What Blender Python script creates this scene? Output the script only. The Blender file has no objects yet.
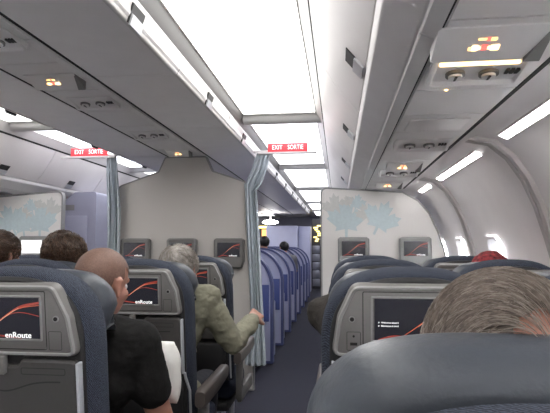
import bpy, bmesh, math, random
from math import sin, cos, pi, radians as R, tan, atan, sqrt
from mathutils import Vector as V, Matrix as Mx, noise, Euler

random.seed(7)
scn = bpy.context.scene
COL = scn.collection

# ------------------------------------------------------------------ materials
def mat(name, col, rough=0.55, metal=0.0, var=0.0, vscale=20.0, bump=0.0, bscale=60.0, emit=None, estr=0.0,
        stretch=(1, 1, 1), spec=0.5, trans=0.0, alpha=1.0, sheen=0.0, sss=0.0):
    m = bpy.data.materials.new(name); m.use_nodes = True
    nt = m.node_tree; b = nt.nodes['Principled BSDF']
    b.inputs['Base Color'].default_value = (*col, 1); b.inputs['Roughness'].default_value = rough
    b.inputs['Metallic'].default_value = metal
    b.inputs['Specular IOR Level'].default_value = spec
    b.inputs['Transmission Weight'].default_value = trans
    b.inputs['Alpha'].default_value = alpha
    b.inputs['Sheen Weight'].default_value = sheen
    if sss: b.inputs['Subsurface Weight'].default_value = sss; b.inputs['Subsurface Scale'].default_value = 0.01
    if emit: b.inputs['Emission Color'].default_value = (*emit, 1); b.inputs['Emission Strength'].default_value = estr
    if var or bump:
        tc = nt.nodes.new('ShaderNodeTexCoord'); mp = nt.nodes.new('ShaderNodeMapping')
        mp.inputs['Scale'].default_value = stretch
        nt.links.new(tc.outputs['Object'], mp.inputs['Vector'])
        if var:
            n = nt.nodes.new('ShaderNodeTexNoise'); n.inputs['Scale'].default_value = vscale; n.inputs['Detail'].default_value = 4
            nt.links.new(mp.outputs['Vector'], n.inputs['Vector'])
            r = nt.nodes.new('ShaderNodeValToRGB')
            r.color_ramp.elements[0].position = .3; r.color_ramp.elements[1].position = .7
            r.color_ramp.elements[0].color = (*[c * (1 - var) for c in col], 1)
            r.color_ramp.elements[1].color = (*[min(1, c * (1 + var)) for c in col], 1)
            nt.links.new(n.outputs['Fac'], r.inputs['Fac']); nt.links.new(r.outputs['Color'], b.inputs['Base Color'])
        if bump:
            n2 = nt.nodes.new('ShaderNodeTexNoise'); n2.inputs['Scale'].default_value = bscale; n2.inputs['Detail'].default_value = 3
            nt.links.new(mp.outputs['Vector'], n2.inputs['Vector'])
            bp = nt.nodes.new('ShaderNodeBump'); bp.inputs['Strength'].default_value = bump; bp.inputs['Distance'].default_value = .01
            nt.links.new(n2.outputs['Fac'], bp.inputs['Height']); nt.links.new(bp.outputs['Normal'], b.inputs['Normal'])
    return m

def fabric_mat(name, c0, c1, scale=70):
    """woven seat cloth: fine crossing wave lines in two tones"""
    m = bpy.data.materials.new(name); m.use_nodes = True
    nt = m.node_tree; b = nt.nodes['Principled BSDF']; b.inputs['Roughness'].default_value = .9
    b.inputs['Specular IOR Level'].default_value = .2
    tc = nt.nodes.new('ShaderNodeTexCoord')
    w = nt.nodes.new('ShaderNodeTexWave'); w.inputs['Scale'].default_value = scale; w.inputs['Distortion'].default_value = 5
    w.inputs['Detail'].default_value = 2; w.inputs['Detail Scale'].default_value = 2; w.bands_direction = 'DIAGONAL'
    n = nt.nodes.new('ShaderNodeTexNoise'); n.inputs['Scale'].default_value = 300
    mx = nt.nodes.new('ShaderNodeMix'); mx.data_type = 'FLOAT'; mx.inputs['Factor'].default_value = .45
    nt.links.new(tc.outputs['Object'], w.inputs['Vector']); nt.links.new(tc.outputs['Object'], n.inputs['Vector'])
    nt.links.new(w.outputs['Fac'], mx.inputs[2]); nt.links.new(n.outputs['Fac'], mx.inputs[3])
    r = nt.nodes.new('ShaderNodeValToRGB'); r.color_ramp.elements[0].position = .3; r.color_ramp.elements[1].position = .75
    r.color_ramp.elements[0].color = (*c0, 1); r.color_ramp.elements[1].color = (*c1, 1)
    nt.links.new(mx.outputs[0], r.inputs['Fac']); nt.links.new(r.outputs['Color'], b.inputs['Base Color'])
    bp = nt.nodes.new('ShaderNodeBump'); bp.inputs['Strength'].default_value = .5; bp.inputs['Distance'].default_value = .003
    nt.links.new(mx.outputs[0], bp.inputs['Height']); nt.links.new(bp.outputs['Normal'], b.inputs['Normal'])
    return m

M = {}
M['bin'] = mat('bin_plastic', (.80, .78, .775), .45, var=.03, vscale=6)
M['binlip'] = mat('bin_lip_plastic', (.62, .60, .59), .4)
M['valance'] = mat('valance_plastic', (.12, .116, .114), .5)
M['sideface'] = mat('side_bin_plastic', (.74, .71, .70), .42, var=.03, vscale=4)
M['psu'] = mat('service_panel_plastic', (.64, .62, .61), .5)
M['psu_lt'] = mat('service_panel_light', (.66, .64, .63), .45)
M['gap'] = mat('shadow_gap', (.012, .012, .012), .9)
M['ceil'] = mat('ceiling_paint', (.83, .82, .80), .5)
M['glow'] = mat('ceiling_cove_glow', (.9, .9, .88), .5, emit=(1, .985, .96), estr=1.7)  # ceiling surface made to glow in place of cove light
M['glow_b'] = mat('ceiling_cove_glow_cool', (.9, .9, .9), .5, emit=(.93, .94, 1), estr=1.3)  # cooler version of the ceiling's added glow, for panels farther ahead
M['strip'] = mat('side_light_diffuser', (.95, .95, .95), .5, emit=(1, .97, .96), estr=7.0)
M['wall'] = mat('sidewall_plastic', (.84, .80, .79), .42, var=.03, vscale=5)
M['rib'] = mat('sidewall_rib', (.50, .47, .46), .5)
M['glass'] = mat('window_pane', (.95, .97, 1), .05, trans=1.0)
M['shade'] = mat('window_shade', (.85, .84, .82), .5)
M['part'] = mat('partition_laminate', (.49, .465, .435), .55, var=.05, vscale=160)
M['partR'] = mat('partition_laminate_pale', (.69, .67, .645), .5, var=.04, vscale=160)
M['parttrim'] = mat('partition_edge', (.25, .25, .25), .5)
M['leafb'] = mat('leaf_print_blue', (.475, .562, .58), .55, var=.06, vscale=40)
M['leafg'] = mat('leaf_print_grey', (.53, .53, .51), .55, var=.06, vscale=40)
M['closet'] = mat('closet_laminate', (.34, .345, .44), .45, var=.03, vscale=8)
M['carpet'] = mat('carpet', (.019, .020, .034), .95, var=.45, vscale=140, bump=.5, bscale=300)
M['fabric'] = fabric_mat('seat_cloth', (.018, .021, .030), (.065, .076, .105), 95)
M['fabricb'] = fabric_mat('seat_cloth_blue', (.016, .02, .034), (.04, .05, .08), 110)
M['leather'] = mat('headrest_leather', (.045, .052, .064), .42, bump=.08, bscale=150)
M['dark'] = mat('dark_plastic', (.016, .016, .017), .6)
M['bezel'] = mat('monitor_bezel_plastic', (.150, .146, .140), .5, var=.04, vscale=250)
M['bezell'] = mat('bezel_edge_plastic', (.24, .24, .235), .45)
M['tray'] = mat('tray_plastic', (.052, .050, .048), .55, var=.06, vscale=250)
M['metal'] = mat('aluminium', (.55, .56, .58), .35, metal=.8)
M['edge'] = mat('pale_edge_trim', (.42, .44, .47), .4)
M['arm'] = mat('armrest_plastic', (.075, .062, .057), .5)
M['screen'] = mat('screen_black', (.008, .008, .010), .25, emit=(.03, .03, .04), estr=.18)
M['scr_o'] = mat('screen_orange', (.1, .02, .01), .4, emit=(1, .22, .10), estr=.17)
M['scr_r'] = mat('screen_red', (.08, .01, .01), .4, emit=(.55, .08, .05), estr=.16)
M['scr_p'] = mat('screen_peach', (.1, .05, .03), .4, emit=(1, .55, .38), estr=.28)
M['scr_w'] = mat('screen_white', (.5, .5, .5), .4, emit=(1, 1, 1), estr=.38)
M['exit'] = mat('exit_sign_red', (.55, .03, .04), .4, emit=(.85, .07, .09), estr=.26)
M['exitw'] = mat('exit_sign_letters', (.8, .75, .75), .4, emit=(1, .85, .85), estr=.45)
M['amber'] = mat('amber_lamp', (.6, .3, .05), .4, emit=(1, .55, .16), estr=1.1)
M['redlamp'] = mat('red_lamp', (.6, .05, .04), .4, emit=(1, .10, .08), estr=.8)
M['warmlamp'] = mat('warm_reading_lamp', (.8, .6, .3), .4, emit=(1, .66, .26), estr=1.6)
M['curtain'] = mat('curtain_cloth', (.48, .53, .57), .8, var=.08, vscale=30, bump=.15, bscale=200)
M['shell'] = mat('pod_shell', (.48, .50, .68), .4, var=.03, vscale=6)
M['shellrim'] = mat('pod_rim', (.085, .10, .24), .45)
M['podblue'] = mat('pod_blue', (.06, .085, .26), .6)
M['podseat'] = mat('pod_seat_cloth', (.05, .065, .15), .8)
M['podwhite'] = mat('pod_white', (.6, .62, .75), .5)
M['galley'] = mat('galley_steel', (.35, .36, .42), .35, metal=.4)
M['galleyd'] = mat('galley_dark', (.05, .05, .06), .5)
M['galleyw'] = mat('galley_warm_light', (.7, .6, .2), .4, emit=(1, .80, .22), estr=1.5)
M['orange'] = mat('warm_orange_panel', (.6, .3, .1), .5, emit=(1, .5, .15), estr=.7)
M['skin'] = mat('skin_ruddy', (.36, .175, .125), .5, var=.12, vscale=25, sss=.08)
M['skin2'] = mat('skin_pale', (.42, .22, .165), .5, var=.1, vscale=25, sss=.08)
M['scalp'] = mat('cropped_scalp', (.150, .082, .060), .6, var=.25, vscale=220, bump=.2, bscale=400)
M['eye'] = mat('eye_white', (.8, .8, .8), .2)
M['black'] = mat('black_cotton', (.009, .0085, .0085), .9, spec=.2, var=.3, vscale=20, bump=.15, bscale=120)
M['khaki'] = mat('khaki_cotton', (.205, .20, .145), .85, var=.1, vscale=12, bump=.2, bscale=100)
M['navy'] = mat('dark_trousers', (.018, .019, .028), .85)
M['brownc'] = mat('dark_brown_wool', (.020, .016, .013), .9, var=.3, vscale=60, bump=.4, bscale=200)
M['redc'] = mat('red_shirt', (.35, .035, .03), .8)
M['greyc'] = mat('grey_shirt', (.2, .2, .22), .8)
M['redcap'] = mat('red_knit', (.20, .020, .024), .9, var=.8, vscale=55, bump=.5, bscale=90)
M['pillow'] = mat('white_pillow', (.82, .81, .78), .85, var=.05, vscale=15, bump=.3, bscale=25)
M['shoe'] = mat('shoe_leather', (.02, .018, .016), .4)
M['hairg'] = mat('hair_grey', (.17, .138, .115), .55, var=.35, vscale=35, stretch=(3, 3, 3))
M['hairg2'] = mat('hair_silver', (.33, .305, .28), .55, var=.3, vscale=60)
M['hairg3'] = mat('hair_grey_brown', (.105, .080, .064), .55, var=.35, vscale=60)
M['hairg4'] = mat('hair_light_grey', (.27, .235, .20), .55, var=.2, vscale=60)
M['hairb'] = mat('hair_brown', (.060, .034, .022), .45, var=.4, vscale=60)
M['hairb2'] = mat('hair_brown_light', (.13, .078, .048), .45, var=.3, vscale=60)
M['hairk'] = mat('hair_black', (.012, .011, .011), .5)

# ------------------------------------------------------------------ mesh helper
class MB:
    def __init__(s): s.bm = bmesh.new(); s.mi = 0
    def faces(s, vs, fs):
        b = [s.bm.verts.new(v) for v in vs]
        for f in fs:
            try: s.bm.faces.new([b[i] for i in f]).material_index = s.mi
            except ValueError: pass
        return b
    def box(s, x0, x1, y0, y1, z0, z1, bev=0.0):
        vs = [(x, y, z) for x in (x0, x1) for y in (y0, y1) for z in (z0, z1)]
        b = s.faces(vs, [(0, 1, 3, 2), (4, 6, 7, 5), (0, 4, 5, 1), (2, 3, 7, 6), (0, 2, 6, 4), (1, 5, 7, 3)])
        if bev:
            es = list({e for v in b for e in v.link_edges})
            r = bmesh.ops.bevel(s.bm, geom=es, offset=bev, segments=2, profile=.5, affect='EDGES')
            for f in r['faces']: f.material_index = s.mi
        return s
    def loft(s, rings, cap0=True, cap1=True, closed=True):
        vr = [[s.bm.verts.new(p) for p in r] for r in rings]
        n = len(vr[0])
        for a, b in zip(vr[:-1], vr[1:]):
            for i in range(n if closed else n - 1):
                j = (i + 1) % n
                try: s.bm.faces.new((a[i], a[j], b[j], b[i])).material_index = s.mi
                except ValueError: pass
        if cap0: s.bm.faces.new(vr[0][::-1]).material_index = s.mi
        if cap1: s.bm.faces.new(vr[-1]).material_index = s.mi
        return s
    def prism_y(s, poly, y0, y1): return s.loft([[(x, y0, z) for x, z in poly], [(x, y1, z) for x, z in poly]])
    def prism_z(s, poly, z0, z1): return s.loft([[(x, y, z0) for x, y in poly], [(x, y, z1) for x, y in poly]])
    def prism_x(s, poly, x0, x1): return s.loft([[(x0, y, z) for y, z in poly], [(x1, y, z) for y, z in poly]])
    def flat(s, poly3):
        s.bm.faces.new([s.bm.verts.new(p) for p in poly3]).material_index = s.mi; return s
    def tube(s, pts, r, n=8, caps=True):
        pts = [V(p) for p in pts]; rs = r if isinstance(r, (list, tuple)) else [r] * len(pts)
        rings = []; up = V((0, 0, 1))
        for i, p in enumerate(pts):
            d = (pts[min(i + 1, len(pts) - 1)] - pts[max(i - 1, 0)]).normalized()
            a = d.cross(up)
            if a.length < 1e-3: a = d.cross(V((0, 1, 0)))
            a.normalize(); b = d.cross(a).normalized()
            rings.append([p + a * rs[i] * cos(2 * pi * k / n) + b * rs[i] * sin(2 * pi * k / n) for k in range(n)])
        return s.loft(rings, caps, caps)
    def capsule(s, p0, p1, r0, r1, n=14):
        p0, p1 = V(p0), V(p1); d = (p1 - p0); L = d.length; d.normalize()
        a = d.cross(V((0, 0, 1)))
        if a.length < 1e-3: a = d.cross(V((0, 1, 0)))
        a.normalize(); b = d.cross(a).normalized(); rings = []
        for t in (0.06, .3, .55, .8): 
            an = pi / 2 * (1 - t); rings.append((p0 - d * r0 * sin(an), r0 * cos(an)))
        rings += [(p0, r0), (p1, r1)]
        for t in (.8, .55, .3, .06):
            an = pi / 2 * (1 - t); rings.append((p1 + d * r1 * sin(an), r1 * cos(an)))
        return s.loft([[c + a * r * cos(2 * pi * k / n) + b * r * sin(2 * pi * k / n) for k in range(n)] for c, r in rings])
    def ell(s, c, rad, rot=None, u=24, v=14, zmin=None):
        vs = bmesh.ops.create_uvsphere(s.bm, u_segments=u, v_segments=v, radius=1)['verts']
        m = Mx.Translation(V(c)) @ (rot.to_matrix().to_4x4() if rot else Mx()) @ Mx.Diagonal((*rad, 1))
        bmesh.ops.transform(s.bm, matrix=m, verts=vs)
        for f in {f for w in vs for f in w.link_faces}: f.material_index = s.mi
        return s
    def disc(s, c, axis, r, h, n=20):  # short cylinder
        c, axis = V(c), V(axis).normalized()
        return s.tube([c, c + axis * h], r, n)
    def text(s, body, size, mtx, depth=.0004, align='LEFT', bold=0.0, fit=None):
        cu = bpy.data.curves.new('t', 'FONT'); cu.body = body; cu.size = size; cu.align_x = align; cu.align_y = 'CENTER'
        cu.extrude = depth; cu.offset = bold; cu.resolution_u = 3
        o = bpy.data.objects.new('t', cu); COL.objects.link(o)
        bpy.context.view_layer.update()
        dg = bpy.context.evaluated_depsgraph_get(); me = bpy.data.meshes.new_from_object(o.evaluated_get(dg))
        if fit:
            xs = [v.co.x for v in me.vertices]; a0 = min(xs); kx = fit / (max(xs) - a0)
            for v in me.vertices: v.co.x = (v.co.x - a0) * kx
        me.transform(mtx)
        n0 = len(s.bm.faces); s.bm.from_mesh(me); s.bm.faces.ensure_lookup_table()
        for f in s.bm.faces[n0:]: f.material_index = s.mi
        bpy.data.objects.remove(o); bpy.data.curves.remove(cu); bpy.data.meshes.remove(me)
        return s
    def xf(s, m): bmesh.ops.transform(s.bm, matrix=m, verts=s.bm.verts); return s
    def build(s, name, mats, parent=None, smooth=35, loc=None, normals=True):
        if normals: bmesh.ops.recalc_face_normals(s.bm, faces=s.bm.faces)
        me = bpy.data.meshes.new(name); s.bm.to_mesh(me); s.bm.free()
        for k in (mats if isinstance(mats, (list, tuple)) else [mats]): me.materials.append(M[k] if isinstance(k, str) else k)
        if smooth:
            me.polygons.foreach_set('use_smooth', [True] * len(me.polygons))
            try: me.set_sharp_from_angle(angle=R(smooth))
            except Exception: pass
        o = bpy.data.objects.new(name, me); COL.objects.link(o)
        if parent: o.parent = parent
        if loc: o.location = loc
        return o

def tag(o, label=None, cat=None, group=None, kind=None):
    if label: o['label'] = label
    if cat: o['category'] = cat
    if group: o['group'] = group
    if kind: o['kind'] = kind
    return o
def empty(name, loc=(0, 0, 0), label=None, cat=None, group=None, rz=0):
    o = bpy.data.objects.new(name, None); COL.objects.link(o); o.location = loc; o.rotation_euler.z = rz
    o.empty_display_size = .1
    return tag(o, label, cat, group)
def copy_tree(o, parent=None):
    c = o.copy(); COL.objects.link(c)
    if parent: c.parent = parent
    for ch in list(o.children): copy_tree(ch, c)
    return c
def struct(mb, name, mats, smooth=35): return tag(mb.build(name, mats, smooth=smooth), kind='structure')

def rrect(x0, x1, z0, z1, r, n=5):
    pts = []
    for cx, cz, a0 in ((x1 - r, z0 + r, -pi / 2), (x1 - r, z1 - r, 0), (x0 + r, z1 - r, pi / 2), (x0 + r, z0 + r, pi)):
        for k in range(n + 1):
            a = a0 + pi / 2 * k / n; pts.append((cx + r * cos(a), cz + r * sin(a)))
    return pts
def rpoly(pts, rad, n=5):
    """polygon with rounded corners; rad = number or list"""
    out = []; N = len(pts); rads = rad if isinstance(rad, (list, tuple)) else [rad] * N
    for i, p in enumerate(pts):
        p = V((p[0], p[1])); a = V(pts[i - 1][:2]) - p; b = V(pts[(i + 1) % N][:2]) - p
        r = rads[i]
        if r <= 0: out.append((p.x, p.y)); continue
        la, lb = a.length, b.length; a.normalize(); b.normalize()
        ang = a.angle(b); d = min(r / tan(ang / 2), la * .49, lb * .49)
        q0, q1 = p + a * d, p + b * d
        for k in range(n + 1):
            t = k / n; q = q0 * (1 - t) ** 2 + p * 2 * t * (1 - t) + q1 * t * t; out.append((q.x, q.y))
    return out
def inset(poly, d):
    """offset a ccw polygon inwards by d"""
    N = len(poly); out = []
    for i in range(N):
        a, p, b = V(poly[i - 1]), V(poly[i]), V(poly[(i + 1) % N])
        e1, e2 = (p - a), (b - p)
        if e1.length < 1e-9: e1 = e2
        if e2.length < 1e-9: e2 = e1
        e1.normalize(); e2.normalize()
        n = V((-e1.y - e2.y, e1.x + e2.x))
        if n.length < 1e-6: n = V((-e1.y, e1.x))
        n.normalize(); c = max(.5, n.dot(V((-e1.y, e1.x))))
        q = p + n * d / c; out.append((q.x, q.y))
    return out
def puff(mb, poly, layers, cap0=True, cap1=True):
    """loft an x,z outline along y: layers = [(y, inset)]"""
    return mb.loft([[(x, y, z) for x, z in (inset(poly, i) if i else poly)] for y, i in layers], cap0, cap1)

# ------------------------------------------------------------------ camera
cam_d = bpy.data.cameras.new('camera'); cam = bpy.data.objects.new('camera', cam_d); COL.objects.link(cam)
cam.location = (0, 0, 1.26); cam_d.sensor_width = 36; cam_d.lens = 515 / 550 * 36; cam_d.clip_start = .02
cam.rotation_euler = Euler((R(90 + 4.35), 0, R(7.0)), 'XYZ')
scn.camera = cam

CX = -1.37                      # cabin centre line
Y0, Y1 = -3.6, 18.0
def mir(x): return 2 * CX - x   # mirror an x about the cabin centre line

# ------------------------------------------------------------------ setting
b = MB(); b.box(mir(1.05), 1.05, Y0, Y1, -.05, 0); struct(b, 'floor', 'carpet')
b = MB(); b.box(mir(1.05), 1.05, Y0 - .05, Y0, 0, 2.4); struct(b, 'wall_rear', 'ceil')
b = MB(); b.box(mir(1.05), 1.05, Y1, Y1 + .05, 0, 2.4); struct(b, 'wall_front', 'closet')
b = MB(); b.box(mir(1.3), 1.3, Y0 - .05, Y1 + .05, 2.262, 2.3); struct(b, 'ceiling', 'ceil')

PROF = [(.74, 2.275), (.73, 1.83), (.565, 1.757), (.70, 1.725), (.775, 1.66), (.84, 1.56), (.89, 1.44), (.93, 1.30), (.955, 1.20), (.965, 1.10), (.972, .98), (.975, .70), (.97, .42), (.955, .10), (.95, 0)]
def wallx(z):
    for (x0, z0), (x1, z1) in zip(PROF[:-1], PROF[1:]):
        if z1 <= z <= z0: return x0 + (x1 - x0) * (z0 - z) / max(1e-6, z0 - z1)
    return PROF[0][0]
RIBS = [-.4 + 1.4 * k for k in range(0, 14)]
WIN_R = [-3.0, -2.3, -1.6, -.9, -.1, .6, 1.5, 3.26, 4.12, 4.85] + [5.62, 6.18, 7.02, 7.58]
WZ0, WZ1, WH = .98, 1.30, .115
WIN_L = [-3.0, -1.6, -.1, 1.5, 3.26, 4.12, 5.62, 6.5, 7.6]
WIN_R = [w for w in WIN_R if w < 5]
def sidewall(name, right):
    WN = WIN_R if right else WIN_L
    mb = MB(); ys = sorted({Y0, Y1, *[w - WH for w in WN], *[w + WH for w in WN]})
    pr = [(x, z) for x, z in PROF]
    s = 1 if right else -1
    f = (lambda x: x) if right else mir
    for (xa, za), (xb, zb) in zip(pr[:-1], pr[1:]):
        hole = zb >= WZ0 - .001 and za <= WZ1 + .001
        for ya, yb in zip(ys[:-1], ys[1:]):
            if hole and any(abs((ya + yb) / 2 - w) < .01 for w in WN): continue
            mb.faces([(f(xa), ya, za), (f(xa), yb, za), (f(xb), yb, zb), (f(xb), ya, zb)], [(0, 1, 2, 3)])
    bmesh.ops.remove_doubles(mb.bm, verts=mb.bm.verts, dist=.0005)
    return struct(mb, name, 'wall', 60)
sidewall('wall_right', True); sidewall('wall_left', False)

def window(n, y, right):
    s = 1 if right else -1; f = (lambda x: x) if right else mir
    root = empty('window_%d' % n, (f(.95), y, 1.14)); tag(root, kind='structure')
    mb = MB(); rings = []
    zc = (WZ0 + WZ1) / 2
    for off, grow in ((-.012, .014), (-.014, .0), (.0, -.012), (.075, -.035)):
        ring = []
        for (dy, dz) in rrect(-WH - grow, WH + grow, WZ0 - zc - grow, WZ1 - zc + grow, .07):
            z = zc + dz; ring.append((f(wallx(z) + off) - f(.95), dy, z - 1.14))
        rings.append(ring)
    mb.loft(rings, False, False); mb.build('window_frame', 'wall', root)
    mb = MB(); mb.box(-.002, .002, -.11, .11, -.15, .15); o = mb.build('window_pane', 'glass', root); o.location.x = s * .10
    mb = MB(); mb.box(-.004, .004, -.09, .09, .09, .15); o = mb.build('window_shade', 'shade', root); o.location.x = s * .07
wn = 1
for y in WIN_R: window(wn, y, True); wn += 1
for y in WIN_L: window(wn, y, False); wn += 1

def rib(n, y, right):
    f = (lambda x: x) if right else mir
    mb = MB(); w = .055
    pts = [(.60, 1.745)] + PROF[3:]
    rings = []
    for x, z in pts:
        rings.append([(f(x + .012), y - w, z), (f(x - .016), y - w * .8, z - .008), (f(x - .016), y - w * .18, z - .008), (f(x - .004), y - w * .1, z - .004),
                      (f(x - .004), y + w * .1, z - .004), (f(x - .016), y + w * .18, z - .008), (f(x - .016), y + w * .8, z - .008), (f(x + .012), y + w, z)])
    mb.loft(rings, closed=False, cap0=False, cap1=False)
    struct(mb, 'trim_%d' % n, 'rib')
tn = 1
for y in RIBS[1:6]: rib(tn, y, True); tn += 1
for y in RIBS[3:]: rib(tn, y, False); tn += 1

# side light strips set in the top of the right wall
sl = 0
for (ya, yb, pos) in ((-3.4, 2.25, 'nearest'), (2.66, 3.66, 'second'), (4.06, 4.48, 'third and shortest, above the leaf printed partition')):
    ang = math.atan2(1.725 - 1.66, .70 - .775)
    root = empty('sidewall_light', (.699, ya, 1.727))
    tag(root, ('%s long white light strip along the top of the right window wall' % pos) if 'third' not in pos else 'third and shortest white light strip along the right window wall', 'light', 'sidewall light strips')
    mb = MB(); mb.box(-.019, .019, 0, yb - ya, -.004, .004); o = mb.build('diffuser', 'strip', root); o.rotation_euler.y = R(24); o.location = (-.002, 0, -.007)
    mb = MB()
    for x in (-.023, .023): mb.box(x - .004, x + .004, -.01, yb - ya + .01, -.006, .006)
    o = mb.build('frame', 'wall', root); o.rotation_euler.y = R(24); o.location = (-.001, 0, -.005)

# header beams and ceiling side coves
for f, nm in ((lambda x: x, 'right'), (mir, 'left')):
    for y0, y1 in ((3.74, 3.94), (6.15, 6.3), (8.6, 8.75), (11.35, 11.5), (14.0, 14.15), (16.7, 18)):
        mb = MB(); xs = sorted((f(-.71), f(-.11))); ym, hw = (y0 + y1) / 2, (y1 - y0) / 2
        mb.prism_x([(ym + hw * cos(pi * q / 12), 2.262 - .075 * sin(pi * q / 12)) for q in range(13)], xs[0], xs[1])
        struct(mb, 'trim_%d' % tn, 'ceil'); tn += 1
    mb = MB(); mb.prism_y([(f(x), z) for x, z in ((-.155, 2.235), (-.098, 2.158), (-.085, 2.158), (-.085, 2.262), (-.155, 2.262))], Y0, Y1)
    struct(mb, 'trim_%d' % tn, 'binlip'); tn += 1
    mb = MB(); mb.prism_y([(f(x), z) for x, z in ((-.106, 2.166), (-.0995, 2.151), (-.088, 2.155), (-.088, 2.168))], Y0, Y1)
    struct(mb, 'trim_%d' % tn, 'gap'); tn += 1
k = 0
ORD = ['first', 'second', 'third', 'fourth', 'fifth', 'sixth', 'seventh', 'eighth', 'ninth', 'tenth', 'eleventh', 'twelfth', 'thirteenth', 'fourteenth', 'fifteenth']
for f, nm in ((lambda x: x, 'right'), (mir, 'left')):
    for i, (y0, y1) in enumerate(((Y0 + .05, 3.71), (3.97, 6.1), (6.36, 8.54), (8.8, 11.3), (11.56, 13.95), (14.2, 16.65))):
        xs = sorted((f(-.692), f(-.16)))
        root = empty('ceiling_glow_panel', ((xs[0] + xs[1]) / 2, y0, 2.262))  # ceiling section that glows itself to stand for cove lighting; no lamp here
        tag(root, '%s bright white ceiling panel glowing in place of cove light, from the near end over the %s aisle' % (ORD[i], nm), 'glowing ceiling panel', 'glowing ceiling panels over the aisles')
        w = (xs[1] - xs[0]) / 2
        mb = MB(); mb.box(-w, w, 0, y1 - y0, -.024, -.004, .006); mb.build('diffuser', 'glow' if i == 0 else 'glow_b', root)
        mb = MB()
        for a in ((-w - .008, -w), (w, w + .008)): mb.box(a[0], a[1], 0, y1 - y0, -.028, 0)
        mb.box(-w, w, -.02, 0, -.03, 0); mb.box(-w, w, y1 - y0, y1 - y0 + .02, -.03, 0)
        mb.build('frame', 'ceil', root)

# ------------------------------------------------------------------ overhead bins
JO = [Y0] + [1.23 + 1.1 * k for k in range(0, 12)]
def centre_bin(f, y0, y1, label, group):
    root = empty('overhead_bin', (f(-.95), y0, 2.08), label, 'overhead bin', group)
    ox = f(-.95); g = .003; L = y1 - y0
    poly = rpoly([(-1.172, 2.08), (-.762, 2.08), (-.742, 2.10), (-.742, 2.25), (-1.178, 2.25)], [0, .02, .01, 0, 0])
    mb = MB(); mb.prism_y([(f(x) - ox, z - 2.08) for x, z in poly], g, L - g); mb.build('bin_body', 'bin', root)
    lip = rpoly([(-.775, 2.074), (-.757, 2.074), (-.733, 2.155), (-.733, 2.17), (-.76, 2.17)], [.004, .016, .01, 0, 0])
    mb = MB(); mb.prism_y([(f(x) - ox, z - 2.08) for x, z in lip], g, L - g); mb.build('bin_lip', 'binlip', root)
    val = [(-.745, 2.172), (-.735, 2.172), (-.699, 2.236), (-.699, 2.258), (-.745, 2.258)]
    mb = MB(); mb.prism_y([(f(x) - ox, z - 2.08) for x, z in val], 0, L); mb.build('valance', 'valance', root)
    ym = L - .54
    mb = MB(); hp = [(-.7555, 2.072), (-.75, 2.068), (-.728, 2.14), (-.736, 2.145)]
    mb.prism_y([(f(x) - ox, z - 2.08) for x, z in hp], ym - .055, ym + .055); h = mb.build('latch_recess', 'dark', root)
    hp = [(-.753, 2.064), (-.745, 2.062), (-.732, 2.10), (-.740, 2.105)]
    mb = MB(); mb.prism_y([(f(x) - ox, z - 2.08) for x, z in hp], ym - .05, ym + .05); mb.build('latch', 'metal', h)
def side_bin(f, y0, y1, label, group):
    root = empty('overhead_bin', (f(.02), y0, 1.86), label, 'overhead bin', group)
    ox = f(.02); g = .003; L = y1 - y0
    T = lambda pts: [(f(x) - ox, z - 1.86) for x, z in pts]
    face = [(-.098, 2.15), (-.075, 2.105), (.03, 1.94), (.095, 1.862), (.118, 1.868), (.05, 1.955), (-.05, 2.12), (-.07, 2.155)]
    mb = MB(); mb.prism_y(T(face), g, L - g); mb.build('bin_door', 'sideface', root, 25)
    body = rpoly([(.098, 1.856), (.108, 1.83), (.19, 1.775), (.236, 1.757), (.7, 1.80), (.7, 2.25), (-.06, 2.25), (-.06, 2.16), (.055, 1.955), (.12, 1.868)], [.0, .02, .03, 0, 0, 0, 0, 0, 0, 0])
    mb = MB(); mb.prism_y(T(body), 0, L); mb.build('bin_body', 'bin', root)
    rail = [(.196, 1.771), (.20, 1.764), (.236, 1.749), (.236, 1.757)]
    mb = MB(); mb.prism_y(T(rail), g, L - g); mb.build('rail', 'psu_lt', root)
    ym = L - .54
    # latch: dark recess above a pale paddle on the lower part of the door
    nrm = V((-.62, -.78))
    def q(t, out): 
        p = V((.03, 1.94)) * (1 - t) + V((.095, 1.862)) * t + nrm * out; return (p.x, p.y)
    mb = MB(); mb.prism_y(T([q(.05, -.004), q(.05, .0035), q(.55, .0035), q(.55, -.004)]), ym - .06, ym + .06); h = mb.build('latch_recess', 'dark', root)
    mb = MB(); mb.prism_y(T([q(.5, -.004), q(.5, .010), q(.95, .007), q(.95, -.004)]), ym - .06, ym + .06); mb.build('latch', 'metal', h)
i = 0
for a, c in zip(JO[:-1], JO[1:]):
    n = ORD[i]; i += 1
    centre_bin(lambda x: x, a, c, '%s grey centre overhead bin from the near end, facing the right aisle' % n, 'centre overhead bins')
    if i < 11: side_bin(lambda x: x, a, c, '%s pale overhead bin from the near end over the right window seats' % n, 'window side overhead bins')
    centre_bin(mir, a, c, '%s grey centre overhead bin from the near end, facing the left aisle' % n, 'centre overhead bins')
    if i < 11: side_bin(mir, a, c, '%s pale overhead bin from the near end along the left window side' % n, 'window side overhead bins')

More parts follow.
